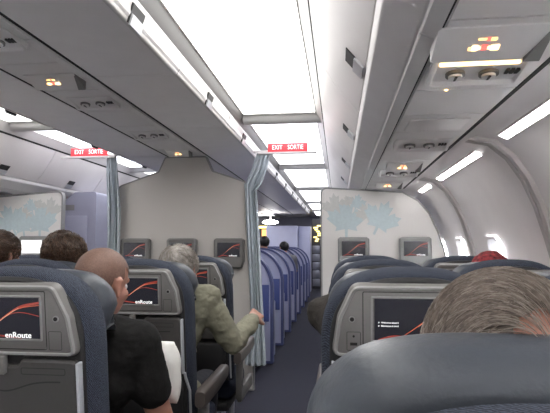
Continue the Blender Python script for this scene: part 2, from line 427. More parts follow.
# service channels (between / under the bins) with panel joints
def channel(x0, x1, z, joints, y1, nm, rail=False):
    global tn
    mb = MB(); mb.box(x0 - .02, x1 + .02, Y0, y1, z + .016, z + .03); mb.mi = 1
    js = [Y0] + joints + [y1]
    for a, c in zip(js[:-1], js[1:]): mb.box(x0 + .004, x1 - .004, a + .004, c - .004, z, z + .012)
    struct(mb, 'trim_%d' % tn, ['gap', 'psu']); tn += 1
    mb = MB(); mb.box(x0 - .010, x0 - .001, Y0, y1, z - .001, z + .12); mb.box(x1 + .001, x1 + .013, Y0, y1, z - .001, z + .12)
    struct(mb, 'trim_%d' % tn, 'gap'); tn += 1
channel(.244, .560, 1.755, [.55, 1.14, 1.66, 1.98, 2.28, 2.70, 3.02, 3.32, 3.72, 4.0, 4.3, 4.56], 4.56, 'right')
channel(-1.19 , -1.55 + .0, 2.08, [], 4.4, 'c') if False else channel(-1.552, -1.188, 2.08, [.9, 1.72, 2.12, 2.52, 2.95, 3.35, 3.85, 4.2, 5.2, 6.4, 7.6, 8.8, 10, 11.2], 13.5, 'centre')
def small_rail(x0, x1, z):
    global tn
    mb = MB()
    js = [Y0, .6, 1.23, 1.5, 1.85, 2.33, 2.6, 2.9, 3.43, 3.9, 4.5, 5.6, 6.7, 7.8, 8.9, 10, 11.1, 12.2, 13.3]
    for a, c in zip(js[:-1], js[1:]): mb.box(x0, x1, a + .003, c - .003, z - .006, z + .001)
    struct(mb, 'trim_%d' % tn, 'psu_lt'); tn += 1
small_rail(-1.235, -1.196, 2.08)

def notice_sign(x, y, z, label, s=1.0, blank=False):
    root = empty('seat_belt_sign', (x, y, z), label, 'sign', 'lit seat belt and no smoking signs')
    T = lambda px, py: (px * s, py, -.004 - (py + .06) * .30)
    mb = MB(); mb.loft([[(x * s, y, .0) for x, y in ((-.13, -.06), (.13, -.06), (.115, .06), (-.13, .06))], [T(-.13, -.06), T(.13, -.06), T(.085, .06), T(-.13, .06)]]); mb.build('housing', 'psu_lt', root)
    mb = MB()
    def slab(x0, x1, y0, y1):
        x0, x1, y0, y1 = x0 * .62 - .012, x1 * .62 - .012, y0 * .8, y1 * .8
        mb.flat([(p[0], p[1], p[2] - .0012) for p in (T(x0, y0), T(x1, y0), T(x1, y1), T(x0, y1))])
    mb.mi = 0; slab(-.035, -.004, -.030, -.022); slab(.012, .032, -.032, -.018); slab(-.062, -.05, .008, .022)
    mb.mi = 1; slab(-.004, .010, -.034, -.018); slab(-.014, .008, -.002, .022)
    mb.mi = 2; slab(-.048, -.026, .000, .024); slab(-.026, -.016, .006, .018); slab(.010, .022, .006, .018); slab(.022, .052, .000, .024)
    k = MB(); k.loft([[(.128 * s, -.06, -.003), (.128 * s, .06, -.003), (.128 * s, .06, -.046)], [(.124 * s, -.06, -.003), (.09 * s, .06, -.003), (.09 * s, .06, -.046)]]); k.build('side_cheek', 'bezel', root)
    mb.build('symbols', ['amber', 'redlamp', 'warmlamp'], root)
def vent_unit(x, y, z, label, lit=False, dot=True, s=1.0):
    root = empty('reading_light_panel', (x, y, z), label, 'overhead panel', 'reading light and air vent panels')
    mb = MB(); w, h = .13 * s, .075
    lip = lambda y: -.004 - (y + h) * .20
    flo = lambda y: -.002 - (y + h) * .12
    out = rrect(-w, w, -h, h, .012, 3); inn = rrect(-w + .012, w - .012, -h + .006, h - .012, .008, 3)
    mb.loft([[(a, c, 0) for a, c in out], [(a, c, lip(c)) for a, c in out], [(a, c, lip(c)) for a, c in inn], [(a * .94, c * .94, flo(c)) for a, c in inn]], False, True)
    mb.build('frame', 'psu_lt', root)
    for sx in (-.055, .035):
        z0 = flo(.012)
        k = MB(); k.disc((sx * s, .012, z0), (0, -.12, -1), .027, .008, 18); k.mi = 1; k.disc((sx * s, .012, z0 - .008), (0, -.12, -1), .019, .007, 18)
        k.mi = 2; k.box(sx * s - .003, sx * s + .003, -.004, .028, z0 - .0175, z0 - .014); k.build('air_vent', ['bezel', 'psu_lt', 'dark'], root)
    k = MB()
    for q in range(3): k.box((.078 + q * .013) * s, (.087 + q * .013) * s, -.01, .02, flo(.0) - .006, flo(.0) + .003)
    k.build('call_buttons', 'dark', root)
    if lit:
        k = MB(); k.box(-w + .022, w - .03, -.056, -.040, -.0105, -.003, .002); k.build('light_slot', 'warmlamp', root)
    if dot:
        k = MB(); k.ell((-.04, h + .13, -.001), (.006, .006, .004), u=10, v=6); k.build('indicator_lamp', 'warmlamp', root)
ZR, ZC = 1.755, 2.08
notice_sign(.362, 1.235, ZR, 'nearest lit sign with red and amber symbols under the right bins')
vent_unit(.385, 1.455, ZR, 'nearest air vent panel with a glowing warm slot under the right bins', lit=True)
vent_unit(.40, 2.50, ZR, 'second air vent panel under the right bins, unlit', dot=False)
notice_sign(.40, 3.16, ZR, 'second lit amber sign under the right bins', .8)
vent_unit(.40, 3.46, ZR, 'third air vent panel just beyond the second right sign', dot=False)
notice_sign(.40, 4.12, ZR, 'farthest small lit sign under the right bins, above the partition', .8)
b = MB(); b.box(-.115, .115, -.09, .09, -.006, 0, .003); o = b.build('blank_cover', 'psu_lt', None, loc=(.40, 2.13, ZR)); tag(o, 'blank rectangular cover plate between two vent panels under the right bins', 'cover plate')
vent_unit(-1.37, 1.83, ZC, 'air vent panel at the left edge of the centre ceiling channel', dot=False)
notice_sign(-1.37, 2.32, ZC, 'nearest lit amber and red sign in the centre ceiling channel')
vent_unit(-1.37, 2.72, ZC, 'air vent panel beyond the nearest sign in the centre channel', dot=False)
vent_unit(-1.37, 3.58, ZC, 'air vent panel with a small orange lamp in the centre channel', dot=True)
notice_sign(-1.37, 4.30, ZC, 'small lit amber sign just above the centre partition', .8)

# ------------------------------------------------------------------ exit signs
def exit_sign(x, y, z, label):
    root = empty('exit_sign', (x, y, z), label, 'sign', 'exit signs above the aisles')
    mb = MB(); mb.box(-.172, .172, -.012, .012, -.037, .038, .004); mb.build('sign_box', 'exit', root)
    mb = MB(); m = Mx.Translation((0, -.0128, 0)) @ Mx.Rotation(R(90), 4, 'X')
    mb.text('EXIT', .056, Mx.Translation((-.132, 0, 0)) @ m, .0006, bold=.0, fit=.088); mb.text('SORTIE', .056, Mx.Translation((.002, 0, 0)) @ m, .0006, bold=.0, fit=.134)
    mb.build('lettering', 'exitw', root, smooth=0)
    mb = MB(); mb.box(-.26, .25, -.014, .014, -.056, -.037, .004); mb.build('mounting_bar', 'binlip', root)
exit_sign(-.428, 4.38, 2.105, 'red exit sign hanging over the right aisle beside the right curtain')
exit_sign(-2.235, 4.38, 2.105, 'red exit sign hanging over the left aisle beside the left curtain')

# ------------------------------------------------------------------ partitions
def leaf_poly(cx, cz, s, rot=0.0, pts=None):
    h = [(0, 1.0), (.13, .72), (.30, .80), (.24, .38), (.46, .60), (.53, .47), (.80, .52), (.70, .28), (.82, .18), (.40, -.18), (.46, -.34), (.06, -.26), (.05, -.62)]
    pts = pts or h + [(-x, z) for x, z in h[::-1] if x > 0]
    c, sn = cos(rot), sin(rot)
    return [(cx + s * (x * c - z * sn), cz + s * (x * sn + z * c)) for x, z in pts][::-1]
def leaves(root, spec, y):
    for i, (cx, cz, s, rot, m) in enumerate(spec):
        mb = MB(); p = leaf_poly(cx, cz, s, R(rot)); yy = y - .0006 * (i + 1)
        c = leaf_poly(cx, cz, s, R(rot), [(0, .1)])[0]
        mb.faces([(c[0], yy, c[1])] + [(x, yy, z) for x, z in p], [(0, q + 1, (q + 1) % len(p) + 1) for q in range(len(p))])
        mb.build('leaf_motif', m, root, smooth=0)
def partition(loc, poly, label, m, leafspec, th=.04):
    root = empty('cabin_partition', loc, label, 'partition')
    mb = MB(); mb.prism_y(poly, 0, th); mb.build('panel', m, root)
    mb = MB(); inn = inset(poly, .008); out = inset(poly, -.006)
    mb.loft([[(x, -.006, z) for x, z in inn], [(x, -.006, z) for x, z in out], [(x, th + .006, z) for x, z in out], [(x, th + .006, z) for x, z in inn]], False, False)
    mb.build('edge_trim', 'parttrim', root)
    if leafspec: leaves(root, leafspec, 0)
    return root
DP = 4.58
prof_cut = [(.955, .02), (.96, .6), (.94, 1.05), (.90, 1.22), (.85, 1.38), (.78, 1.54), (.69, 1.65), (.56, 1.725)]
poly = rpoly([(-.15, .02)] + prof_cut + [(-.15, 1.775)], [0] * 1 + [0] * 8 + [.06])
LS = [(-.02, 1.58, .15, 8, 'leafg'), (.07, 1.46, .21, 0, 'leafb'), (.16, 1.62, .10, -15, 'leafb'), (.245, 1.53, .11, 20, 'leafg'), (.36, 1.47, .20, -25, 'leafb'), (.09, 1.64, .07, 20, 'leafg')]
partition((0, DP, 0), poly, 'pale right partition printed with blue maple leaves ahead of the window seats', 'partR', LS)
polyL = [(mir(x) - CX * 2, z) for x, z in poly][::-1]
polyL = [(mir(x), z) for x, z in poly][::-1]
LSL = [(mir(x), z, s, -r, m) for x, z, s, r, m in LS] + [(-2.98, 1.44, .16, 10, 'leafb')]
partition((0, DP, 0), polyL, 'pale left partition printed with maple leaves beside the lavender closet', 'partR', LSL)
pc = rpoly([(-.63, .02), (.63, .02), (.63, 1.80), (.25, 1.93), (.19, 2.062), (-.19, 2.062), (-.25, 1.93), (-.63, 1.80)], [0, 0, .05, .02, .02, .02, .02, .05], 4)
partition((CX, 4.50, 0), pc, 'plain beige centre partition with stepped top between the two curtains', 'part', None)

def screen_mesh(name, parent, w, h, kind, loc):
    """lit display: dark field, orange ribbons and small white lettering, all one mesh facing -y"""
    mb = MB(); mb.box(-w, w, 0, .004, -h, h)
    def ribbon(pts, ws, mi, lift):
        mb.mi = mi; P = []
        n = 24
        for k in range(n + 1):
            t = k / n * (len(pts) - 1); i = min(int(t), len(pts) - 2); u = t - i
            p = [V((*pts[min(max(i + d, 0), len(pts) - 1)],)) for d in (-1, 0, 1, 2)]
            q = .5 * ((2 * p[1]) + (-p[0] + p[2]) * u + (2 * p[0] - 5 * p[1] + 4 * p[2] - p[3]) * u * u + (-p[0] + 3 * p[1] - 3 * p[2] + p[3]) * u ** 3)
            P.append((q, ws[i] * (1 - u) + ws[i + 1] * u))
        L, Rr = [], []
        for k, (q, wd) in enumerate(P):
            d = P[min(k + 1, n)][0] - P[max(k - 1, 0)][0]; d.normalize(); nn = V((-d.y, d.x))
            a, c = q + nn * wd, q - nn * wd
            cl = lambda v: (max(-w, min(w, v.x)), -lift, max(-h, min(h, v.y)))
            L.append(cl(a)); Rr.append(cl(c))
        mb.loft([L, Rr], False, False, closed=False)
    k = w / .1; kz = h / .056
    S = lambda pts: [(x * k, z * kz) for x, z in pts]
    W_ = lambda ws: [x * k * .6 for x in ws]
    sh = .03 if kind == 'welcome' else 0
    ribbon(S([(-.075 + sh, -.056), (-.03 + sh, -.024), (.01 + sh, .008), (.05 + sh, .032), (.1, .043)]), W_([.0015, .002, .003, .005, .005]), 2, .0006)
    ribbon(S([(-.06 + sh, -.046), (-.02 + sh, -.016), (.02 + sh, .015), (.055 + sh, .030), (.1, .036)]), W_([.0008, .0015, .002, .002, .0012]), 1, .0009)
    ribbon(S([(-.0 + sh, .0), (.03 + sh, .014), (.06, .015), (.1, .006)]), W_([.0005, .0015, .002, .0015]), 2, .0010)
    ribbon(S([(-.02 + sh, -.018), (.01 + sh, .006), (.045 + sh, .029)]), W_([.0004, .0014, .0006]), 3, .0013)
    ribbon(S([(-.09, -.056), (-.05, -.045), (.0, -.050), (.05, -.056)]), W_([.004, .005, .003, .001]), 2, .0004)
    m = Mx.Rotation(R(90), 4, 'X'); mb.mi = 4
    if kind in ('enroute', 'both'):
        mb.text('enRoute', .021 * k, Mx.Translation((.004 * k, -.0016, -.047 * kz)) @ m, .0003)
    if kind == 'enroute' or kind == 'welcome':
        mb.text('Welcome aboard', .0062 * k, Mx.Translation((-.083 * k, -.0016, -.008 * kz)) @ m, .0003)
        mb.text('Bienvenue à bord', .0062 * k, Mx.Translation((-.083 * k, -.0016, -.017 * kz)) @ m, .0003)
        for zz in (-.008, -.017): mb.flat([(-.090 * k, -.0012, (zz + .002) * kz), (-.0865 * k, -.0012, zz * kz), (-.090 * k, -.0012, (zz - .002) * kz)])
    return mb.build(name, ['screen', 'scr_o', 'scr_r', 'scr_p', 'scr_w'], parent, smooth=0, loc=loc)

def wall_monitor(loc, label, m, kind):
    root = empty('wall_monitor', loc, label, 'monitor', 'monitors on the partitions')
    poly = rpoly([(-.115, -.16), (.115, -.16), (.135, -.10), (.135, .085), (.115, .10), (-.115, .10), (-.135, .085), (-.135, -.10)], .015, 3)
    mb = MB(); puff(mb, poly, [(0, 0), (-.05, .0), (-.062, .012)]); mb.build('bezel', m, root)
    if kind == 'white':
        mb = MB(); mb.box(-.1, .1, -.066, -.060, -.06, .062); mb.build('screen', 'scr_w', root)
    else:
        screen_mesh('screen', root, .1, .062, kind, (0, -.0645, 0))
for x, n in ((-.955, 'right'), (-1.385, 'middle'), (-1.815, 'left')):
    wall_monitor((x, 4.50, 1.225), '%s of three small monitors mounted on the plain centre partition' % n, 'bezel', 'both')
wall_monitor((.655, DP, 1.235), 'monitor on the right leaf partition, nearer the windows', 'bezell', 'both')
wall_monitor((.13, DP, 1.235), 'monitor on the right leaf partition, nearer the aisle, half hidden by headrests', 'bezell', 'both')
wall_monitor((-2.85, DP, 1.25), 'monitor with blank white screen on the left leaf partition', 'bezell', 'white')

# ------------------------------------------------------------------ curtains
def curtain(name, prof, y, folds, label, flip=False):
    mb = MB(); n = 44; rings = []
    for z, xa, xb, amp in prof:
        row = []
        for i in range(n + 1):
            t = i / n; ph = folds * 2 * pi * t
            row.append((xa + (xb - xa) * t + .006 * sin(ph * 1.7 + z * 3), y + amp * sin(ph + .35 * sin(z * 5)) + .01 * sin(z * 7 + t * 5), z))
        rings.append(row)
    fine = []
    for a, c in zip(rings[:-1], rings[1:]):
        for k in range(5):
            t = k / 5; t = t * t * (3 - 2 * t) * .5 + t * .5
            fine.append([tuple(V(p).lerp(V(q), t)) for p, q in zip(a, c)])
    fine.append(rings[-1])
    back = [[(p[0], p[1] + .006, p[2]) for p in r] for r in fine]
    mb.loft([f_ + b_[::-1] for f_, b_ in zip(fine, back)], True, True)
    root = empty(name, (0, 0, 0), label, 'curtain', 'aisle curtains')
    mb.build('cloth', 'curtain', root, 70)
    xa, xb = prof[0][1], prof[0][2]
    mb = MB(); mb.box(min(xa, xb) - .03, max(xa, xb) + .03, y - .012, y + .012, prof[0][0], prof[0][0] + .018, .003); mb.build('rail', 'psu', root)
    z, xa, xb, amp = min(prof, key=lambda p: abs(p[2] - p[1]))
    return root
curtain('aisle_curtain', [(2.07, -.70, -.578, .012), (1.93, -.745, -.605, .02), (1.79, -.81, -.655, .035), (1.74, -.80, -.70, .03), (1.58, -.795, -.69, .03), (1.25, -.78, -.675, .028), (.95, -.765, -.66, .028), (.687, -.755, -.645, .03), (.42, -.79, -.63, .035), (.25, -.81, -.618, .035)],
        4.41, 4, 'grey blue curtain gathered at the right end of the centre partition')
curtain('aisle_curtain', [(2.07, -2.085, -1.985, .012), (1.9, -2.08, -1.965, .028), (1.6, -2.06, -1.94, .03), (1.3, -2.055, -1.945, .025), (.95, -2.07, -1.94, .028), (.6, -2.09, -1.93, .032), (.25, -2.11, -1.92, .035)],
        4.41, 4, 'grey blue curtain gathered at the left end of the centre partition')

# ------------------------------------------------------------------ seats
TILT = 8
def arch(hw, w0, w1, r, rb=.02, n=8, top=0.0):
    return rpoly([(-hw, w0), (hw, w0), (hw, w1), (-hw, w1)], [rb, rb, r, r], n)
def shell_outline(hw, w0, wm, w1, n=30, ex=2 / 2.7):
    pts = [(-hw, w0), (hw, w0), (hw, wm - .12)]
    for k in range(0, n + 1):
        a = pi * k / n; pts.append((hw * math.copysign(abs(cos(a)) ** ex, cos(a)), wm + (w1 - wm) * sin(a) ** ex))
    return pts + [(-hw, wm - .12)]
def make_seat(side, loc, label, tilt=TILT, pivot=1.07, dy=0.0, kind=None, drop=0.0, lift=0.0):
    """side +1: jack on the left, armrest left (window pairs); -1: centre seats, mirrored"""
    root = empty('airline_seat', loc, label, 'seat', 'economy seats')
    B = Mx.Translation((0, dy, pivot)) @ Mx.Rotation(R(tilt), 4, 'X') @ Mx.Translation((0, 0, -pivot - drop))
    sx = -side
    # upholstered shell
    mb = MB(); o_ = shell_outline(.240, .46, .975, 1.195)
    puff(mb, o_, [(.0, .03), (.006, .012), (.02, .003), (.04, 0), (.07, 0), (.092, .006), (.105, .022)])
    mb.xf(B); mb.build('seat_back', 'fabric', root, 60)
    mb = MB(); o_ = shell_outline(.216, .47, .98, 1.178)
    puff(mb, o_, [(.008, 0), (-.004, 0), (-.010, .008)]); mb.xf(B); mb.build('back_panel', 'dark', root)
    # leather headrest in front, wings reaching lower at both sides
    mb = MB()
    rings = []
    hp = rpoly([(-.224, 1.0), (-.18, .985), (-.15, 1.02), (.15, 1.02), (.18, .985), (.224, 1.0)], [.03, .03, .03, .03, .03, .03], 6)
    for k in range(1, 32):
        a = pi * k / 32; e = 2 / 2.5
        hp.append((.226 * math.copysign(abs(cos(a)) ** e, cos(a)), 1.035 + .150 * sin(a) ** e))
    puff(mb, hp, [(.108, .055), (.112, .036), (.120, .018), (.134, .005), (.15, 0), (.175, .001), (.192, .008), (.202, .022), (.205, .035)])
    # front hollow and forward-folded wings
    for v in mb.bm.verts:
        ax = abs(v.co.x)
        v.co.y += .02 * max(0, (ax - .14) / .09) ** 1.5 * (1 if v.co.y > .15 else .4)
        v.co.z -= .017 * max(0, 1 - (ax / .16) ** 2) * (1 if v.co.z > 1.12 else 0)
    mb.xf(B @ Mx.Translation((0, 0, lift))); mb.build('headrest', 'leather', root, 60)
    # monitor bezel
    bz = rpoly([(-.212, .972), (.212, .972), (.195, 1.08), (.155, 1.165), (-.155, 1.165), (-.195, 1.08)], [.025, .025, .06, .035, .035, .06], 5)
    mb = MB(); puff(mb, bz, [(.0, 0), (-.020, 0), (-.030, .006), (-.034, .014)], False, True)
    # raised pale rim
    mb.mi = 1
    r0 = inset(bz, .003); r1 = inset(bz, .011)
    mb.loft([[(x, -.029, z) for x, z in r0], [(x, -.0365, z) for x, z in inset(bz, .006)], [(x, -.0365, z) for x, z in r1], [(x, -.033, z) for x, z in inset(bz, .014)]], False, False)
    mb.mi = 2
    fr = rrect(-.130, .130, .992, 1.148, .004, 2)
    mb.loft([[(x, -.0345, z) for x, z in fr], [(x, -.0345, z) for x, z in inset(fr, .0022)]], False, False)
    mb.mi = 1
    sc0 = 0 if side > 0 else .010
    fr = rrect(-.109 + sc0, .109 + sc0, 1.015, 1.136, .004, 2)
    mb.loft([[(x, -.034, z) for x, z in fr], [(x, -.037, z) for x, z in inset(fr, .002)], [(x, -.037, z) for x, z in inset(fr, .005)], [(x, -.0335, z) for x, z in inset(fr, .006)]], False, False)
    mb.xf(B); bezel = mb.build('monitor_bezel', ['bezel', 'bezell', 'gap'], root)
    scr = screen_mesh('monitor_screen', bezel, .100 if side > 0 else .103, .054, kind or ('welcome' if side > 0 else 'enroute'), (0, 0, 0))
    scr.data.transform(B @ Mx.Translation((0 if side > 0 else .010, -.0345, 1.0755)))
    mb = MB(); mb.disc((sx * .157, -.033, 1.075), (0, -1, 0), .0085, .003, 14); mb.mi = 1; mb.disc((sx * .157, -.0355, 1.075), (0, -1, 0), .0055, .002, 12); mb.xf(B); mb.build('headphone_jack', ['bezell', 'gap'], bezel)
    mb = MB(); p0 = rrect(sx * .153 - .018, sx * .153 + .018, .992, 1.042, .003, 2); mb.loft([[(x, -.0342, z) for x, z in p0], [(x, -.0342, z) for x, z in inset(p0, .0012)]], False, False)
    if side > 0:
        mb.disc((sx * .153, -.034, 1.030), (0, -1, 0), .003, .001, 10); mb.box(sx * .153 - .009, sx * .153 + .009, -.0352, -.033, 1.006, 1.013)
    mb.xf(B); mb.build('usb_panel', 'gap', bezel)
    # tray table
    mb = MB(); tp = rpoly([(-.205, .72), (.205, .72), (.205, .962), (.05, .962), (.04, .945), (-.04, .945), (-.05, .962), (-.205, .962)], [.02, .02, .02, .015, .012, .012, .015, .02], 4)
    puff(mb, tp, [(-.004, 0), (-.024, 0), (-.030, .006)])
    mb.mi = 1  # finger scoop line and the recessed instruction plate
    pts = [(-.16 + .32 * k / 24, -.0306, .905 - .028 * math.exp(-((k - 12) / 5.0) ** 2)) for k in range(25)]
    mb.loft([[(x, y, z + .0022) for x, y, z in pts], [(x, y, z - .0022) for x, y, z in pts]], False, False, closed=False)
    pl = rrect(.05, .175, .923, .942, .005, 3); mb.loft([[(x, -.0306, z) for x, z in pl], [(x, -.0306, z) for x, z in inset(pl, .0022)]], False, False)
    mb.xf(B); tray = mb.build('tray_table', ['tray', 'dark'], root)
    mb = MB(); mb.box(-.011, .011, -.044, -.022, .925, .975, .004); mb.xf(B); mb.build('latch', 'bezel', tray)
    for s in (-1, 1):
        mb = MB(); mb.box(min(s * .203, s * .211), max(s * .203, s * .211), -.031, -.004, .725, .955, .002); mb.xf(B); mb.build('edge_strip', 'edge', tray)
    mb = MB(); pk = arch(.205, .47, .70, .03); puff(mb, pk, [(-.008, 0), (-.03, .004), (-.036, .014)]); mb.xf(B); mb.build('literature_pocket', 'dark', root)
    for s in (-1, 1):
        mb = MB(); mb.tube([(s * .212, -.014, .725), (s * .215, -.010, .70), (s * .226, .006, .64), (s * .226, .01, .48)], .006, 6); mb.xf(B); mb.build('side_trim', 'edge', root)
    # cushion, base, legs
    mb = MB(); cs = rrect(-.222, .222, .34, .46, .04, 4); puff(mb, cs, [(.145, .02), (.16, .004), (.2, 0), (.55, 0), (.585, .008), (.60, .03)]); mb.build('seat_cushion', 'fabricb', root, 60)
    mb = MB(); mb.box(-.21, .21, .10, .56, .29, .338, .01); mb.build('seat_pan', 'dark', root)
    for s in (-1, 1):
        mb = MB(); mb.tube([(s * .16, .46, .30), (s * .16, .44, .02)], .017, 8); mb.tube([(s * .16, .44, .03), (s * .16, .12, .02)], .015, 8); mb.tube([(s * .16, .15, .30), (s * .16, .42, .05)], .014, 8); mb.build('leg', 'metal', root)
    # aisle-side armrest with its post
    xa = sx * .272
    mb = MB()
    sec = lambda w_, z0, z1, y: [(xa + px, y, pz) for px, pz in rrect(-w_, w_, z0, z1, .016, 3)]
    mb.loft([sec(.022, .575, .64, .06), sec(.025, .57, .650, .085), sec(.025, .575, .652, .35), sec(.024, .59, .655, .52), sec(.020, .605, .648, .548)])
    arm = mb.build('armrest', 'arm', root, 50)
    mb = MB(); mb.box(xa - .018, xa + .018, .10, .16, .36, .575, .006); mb.box(xa - .014, xa + .014, .12, .50, .34, .42, .006); mb.build('armrest_post', 'bezel', arm)
    return root
CS = [-.86, -1.37, -1.88]; RS = [.19, .70]
CD = [1.31, 2.12, 2.94]; RD = [1.40, 2.21, 3.02]
seatR = make_seat(1, (RS[0], RD[0], 0), 'seat with lit welcome screen directly ahead of the nearest headrest, right of the aisle')
seatC = make_seat(-1, (CS[0] - .027, CD[0], 0), 'largest left seat, with enRoute screen, at the left edge beside the bald man')
def more(proto, x, y, label):
    s = copy_tree(proto); s.location = (x, y, 0); s['label'] = label
more(seatR, RS[1], RD[0], 'window seat in the row of the lit welcome screen, mostly behind the grey haired head')
more(seatR, RS[0], RD[1], 'second seat headrest seen above the welcome screen seat, right of the aisle')
more(seatR, RS[1], RD[1], 'window seat directly behind the person in the red cap')
more(seatR, RS[0], RD[2], 'farthest seat headrest on the right, just before the leaf partition monitor by the aisle')
more(seatR, RS[1], RD[2], 'farthest window seat on the right, below the partition monitor nearer the windows')
more(seatC, CS[0], CD[1], 'seat with enRoute screen between the bald man and the man in khaki')
more(seatC, CS[1], CD[1], 'seat behind the brown haired woman, in the middle of the centre block')
more(seatC, CS[2], CD[1], 'seat behind the red collared passenger at the left edge')
more(seatC, CS[0], CD[2], 'farthest centre seat on the aisle, right of the man in khaki')
more(seatC, CS[1], CD[2], 'farthest middle centre seat, its headrest just left of the silver haired man')
more(seatC, CS[2], CD[2], 'farthest centre seat on the left, ahead of the brown haired woman')
near = make_seat(1, (.188, .40, 0), 'nearest seat, its big leather headrest filling the lower right corner', tilt=15, pivot=.46, dy=.13, drop=.055, lift=.043)

# ------------------------------------------------------------------ people
def solid(parts, voxel, smooth_it=6, disp=0.0, dscale=9.0, dseed=0):
    """one continuous surface from overlapping capsules and ellipsoids"""
    mb = MB()
    for p in parts:
        if p[0] == 'c': mb.capsule(*p[1:])
        else: mb.ell(*p[1:])
    bmesh.ops.recalc_face_normals(mb.bm, faces=mb.bm.faces)
    me = bpy.data.meshes.new('tmp'); mb.bm.to_mesh(me); mb.bm.free()
    o = bpy.data.objects.new('tmp', me); COL.objects.link(o)
    r = o.modifiers.new('r', 'REMESH'); r.mode = 'VOXEL'; r.voxel_size = voxel
    s = o.modifiers.new('s', 'SMOOTH'); s.iterations = smooth_it; s.factor = .5
    bpy.context.view_layer.update()
    dg = bpy.context.evaluated_depsgraph_get()
    out = bpy.data.meshes.new_from_object(o.evaluated_get(dg))
    bpy.data.objects.remove(o); bpy.data.meshes.remove(me)
    if disp:
        nrm = [v.normal.copy() for v in out.vertices]
        for v, n in zip(out.vertices, nrm):
            q = V((v.co.x * dscale + dseed, v.co.y * dscale, v.co.z * dscale * 1.6))
            v.co += n * disp * (noise.noise(q) + .5 * abs(noise.noise(q * 2.3)) + .35 * abs(noise.noise(q * 4.1)))
    return out
def mesh_obj(me, name, m, parent):
    me.materials.clear(); me.materials.append(M[m]); me.name = name
    me.polygons.foreach_set('use_smooth', [True] * len(me.polygons))
    o = bpy.data.objects.new(name, me); COL.objects.link(o); o.parent = parent; return o

def hand_parts(w, d, n, side, curl=.9, s=1.0):
    """w wrist, d pointing direction, n palm normal (towards the palm side); thumb on +side of d x n"""
    w, d, n = V(w), V(d).normalized(), V(n); n = (n - d * n.dot(d)).normalized(); a = d.cross(n).normalized() * side
    P = [('c', w, w + d * .03 * s, .024 * s, .026 * s)]
    for k in range(4):
        off = (k - 1.5) * .019 * s
        P.append(('c', w + d * .02 * s + a * off * .7, w + d * .085 * s + a * off, .014 * s, .0125 * s))
    Ls = [.075, .086, .080, .062]
    for k in range(4):
        off = (1.5 - k) * .021 * s
        p = w + d * .088 * s + a * off; dr = d.copy(); L = Ls[k] * s
        for seg, (fr, ra, rb) in enumerate(((.45, .0095, .009), (.32, .009, .0082), (.23, .0082, .0068))):
            ang = curl * (.55 + .1 * k * .3) * (1, 1.1, .8)[seg]
            dr = (dr * cos(ang) + n * sin(ang)).normalized() if seg == 0 else (Mx.Rotation(0, 3, 'X') @ dr)
            if seg:
                pn = dr.cross(d.cross(n)).normalized()
                dr = (Mx.Rotation(-ang, 3, d.cross(n)) @ dr) if False else (Mx.Rotation(ang, 3, d.cross(n)) @ dr)
            q = p + dr * L * fr; P.append(('c', p, q, ra * s, rb * s)); p = q
    t0 = w + d * .03 * s + a * .026 * s; t1 = t0 + (d * .6 + a * .7 + n * .3).normalized() * .042 * s; t2 = t1 + (d * .9 + a * .15 + n * .45).normalized() * .032 * s
    P += [('c', t0, t1, .015 * s, .0115 * s), ('c', t1, t2, .0115 * s, .009 * s)]
    return P

def head_parts(H):
    T = lambda p: H @ V(p); rot = H.to_euler()
    return [('e', T((0, -.008, .035)), (.076, .096, .083), rot), ('e', T((0, .03, -.035)), (.062, .068, .078), rot),
            ('e', T((0, .062, -.085)), (.030, .028, .024), rot), ('c', T((0, .090, .016)), T((0, .113, -.022)), .009, .014),
            ('c', T((-.034, .078, .030)), T((.034, .078, .030)), .014, .014), ('e', T((.05, .05, -.02)), (.02, .026, .024), rot), ('e', T((-.05, .05, -.02)), (.02, .026, .024), rot),
            ('c', T((-.016, .088, -.052)), T((.016, .088, -.052)), .009, .009), ('c', T((-.013, .086, -.064)), T((.013, .086, -.064)), .009, .009),
            ('c', T((.074, -.004, -.012)), T((.082, -.016, .018)), .008, .011), ('c', T((-.074, -.004, -.012)), T((-.082, -.016, .018)), .008, .011),
            ('c', T((.078, -.012, .0)), T((.080, -.008, -.030)), .011, .008), ('c', T((-.078, -.012, .0)), T((-.080, -.008, -.030)), .011, .008)]

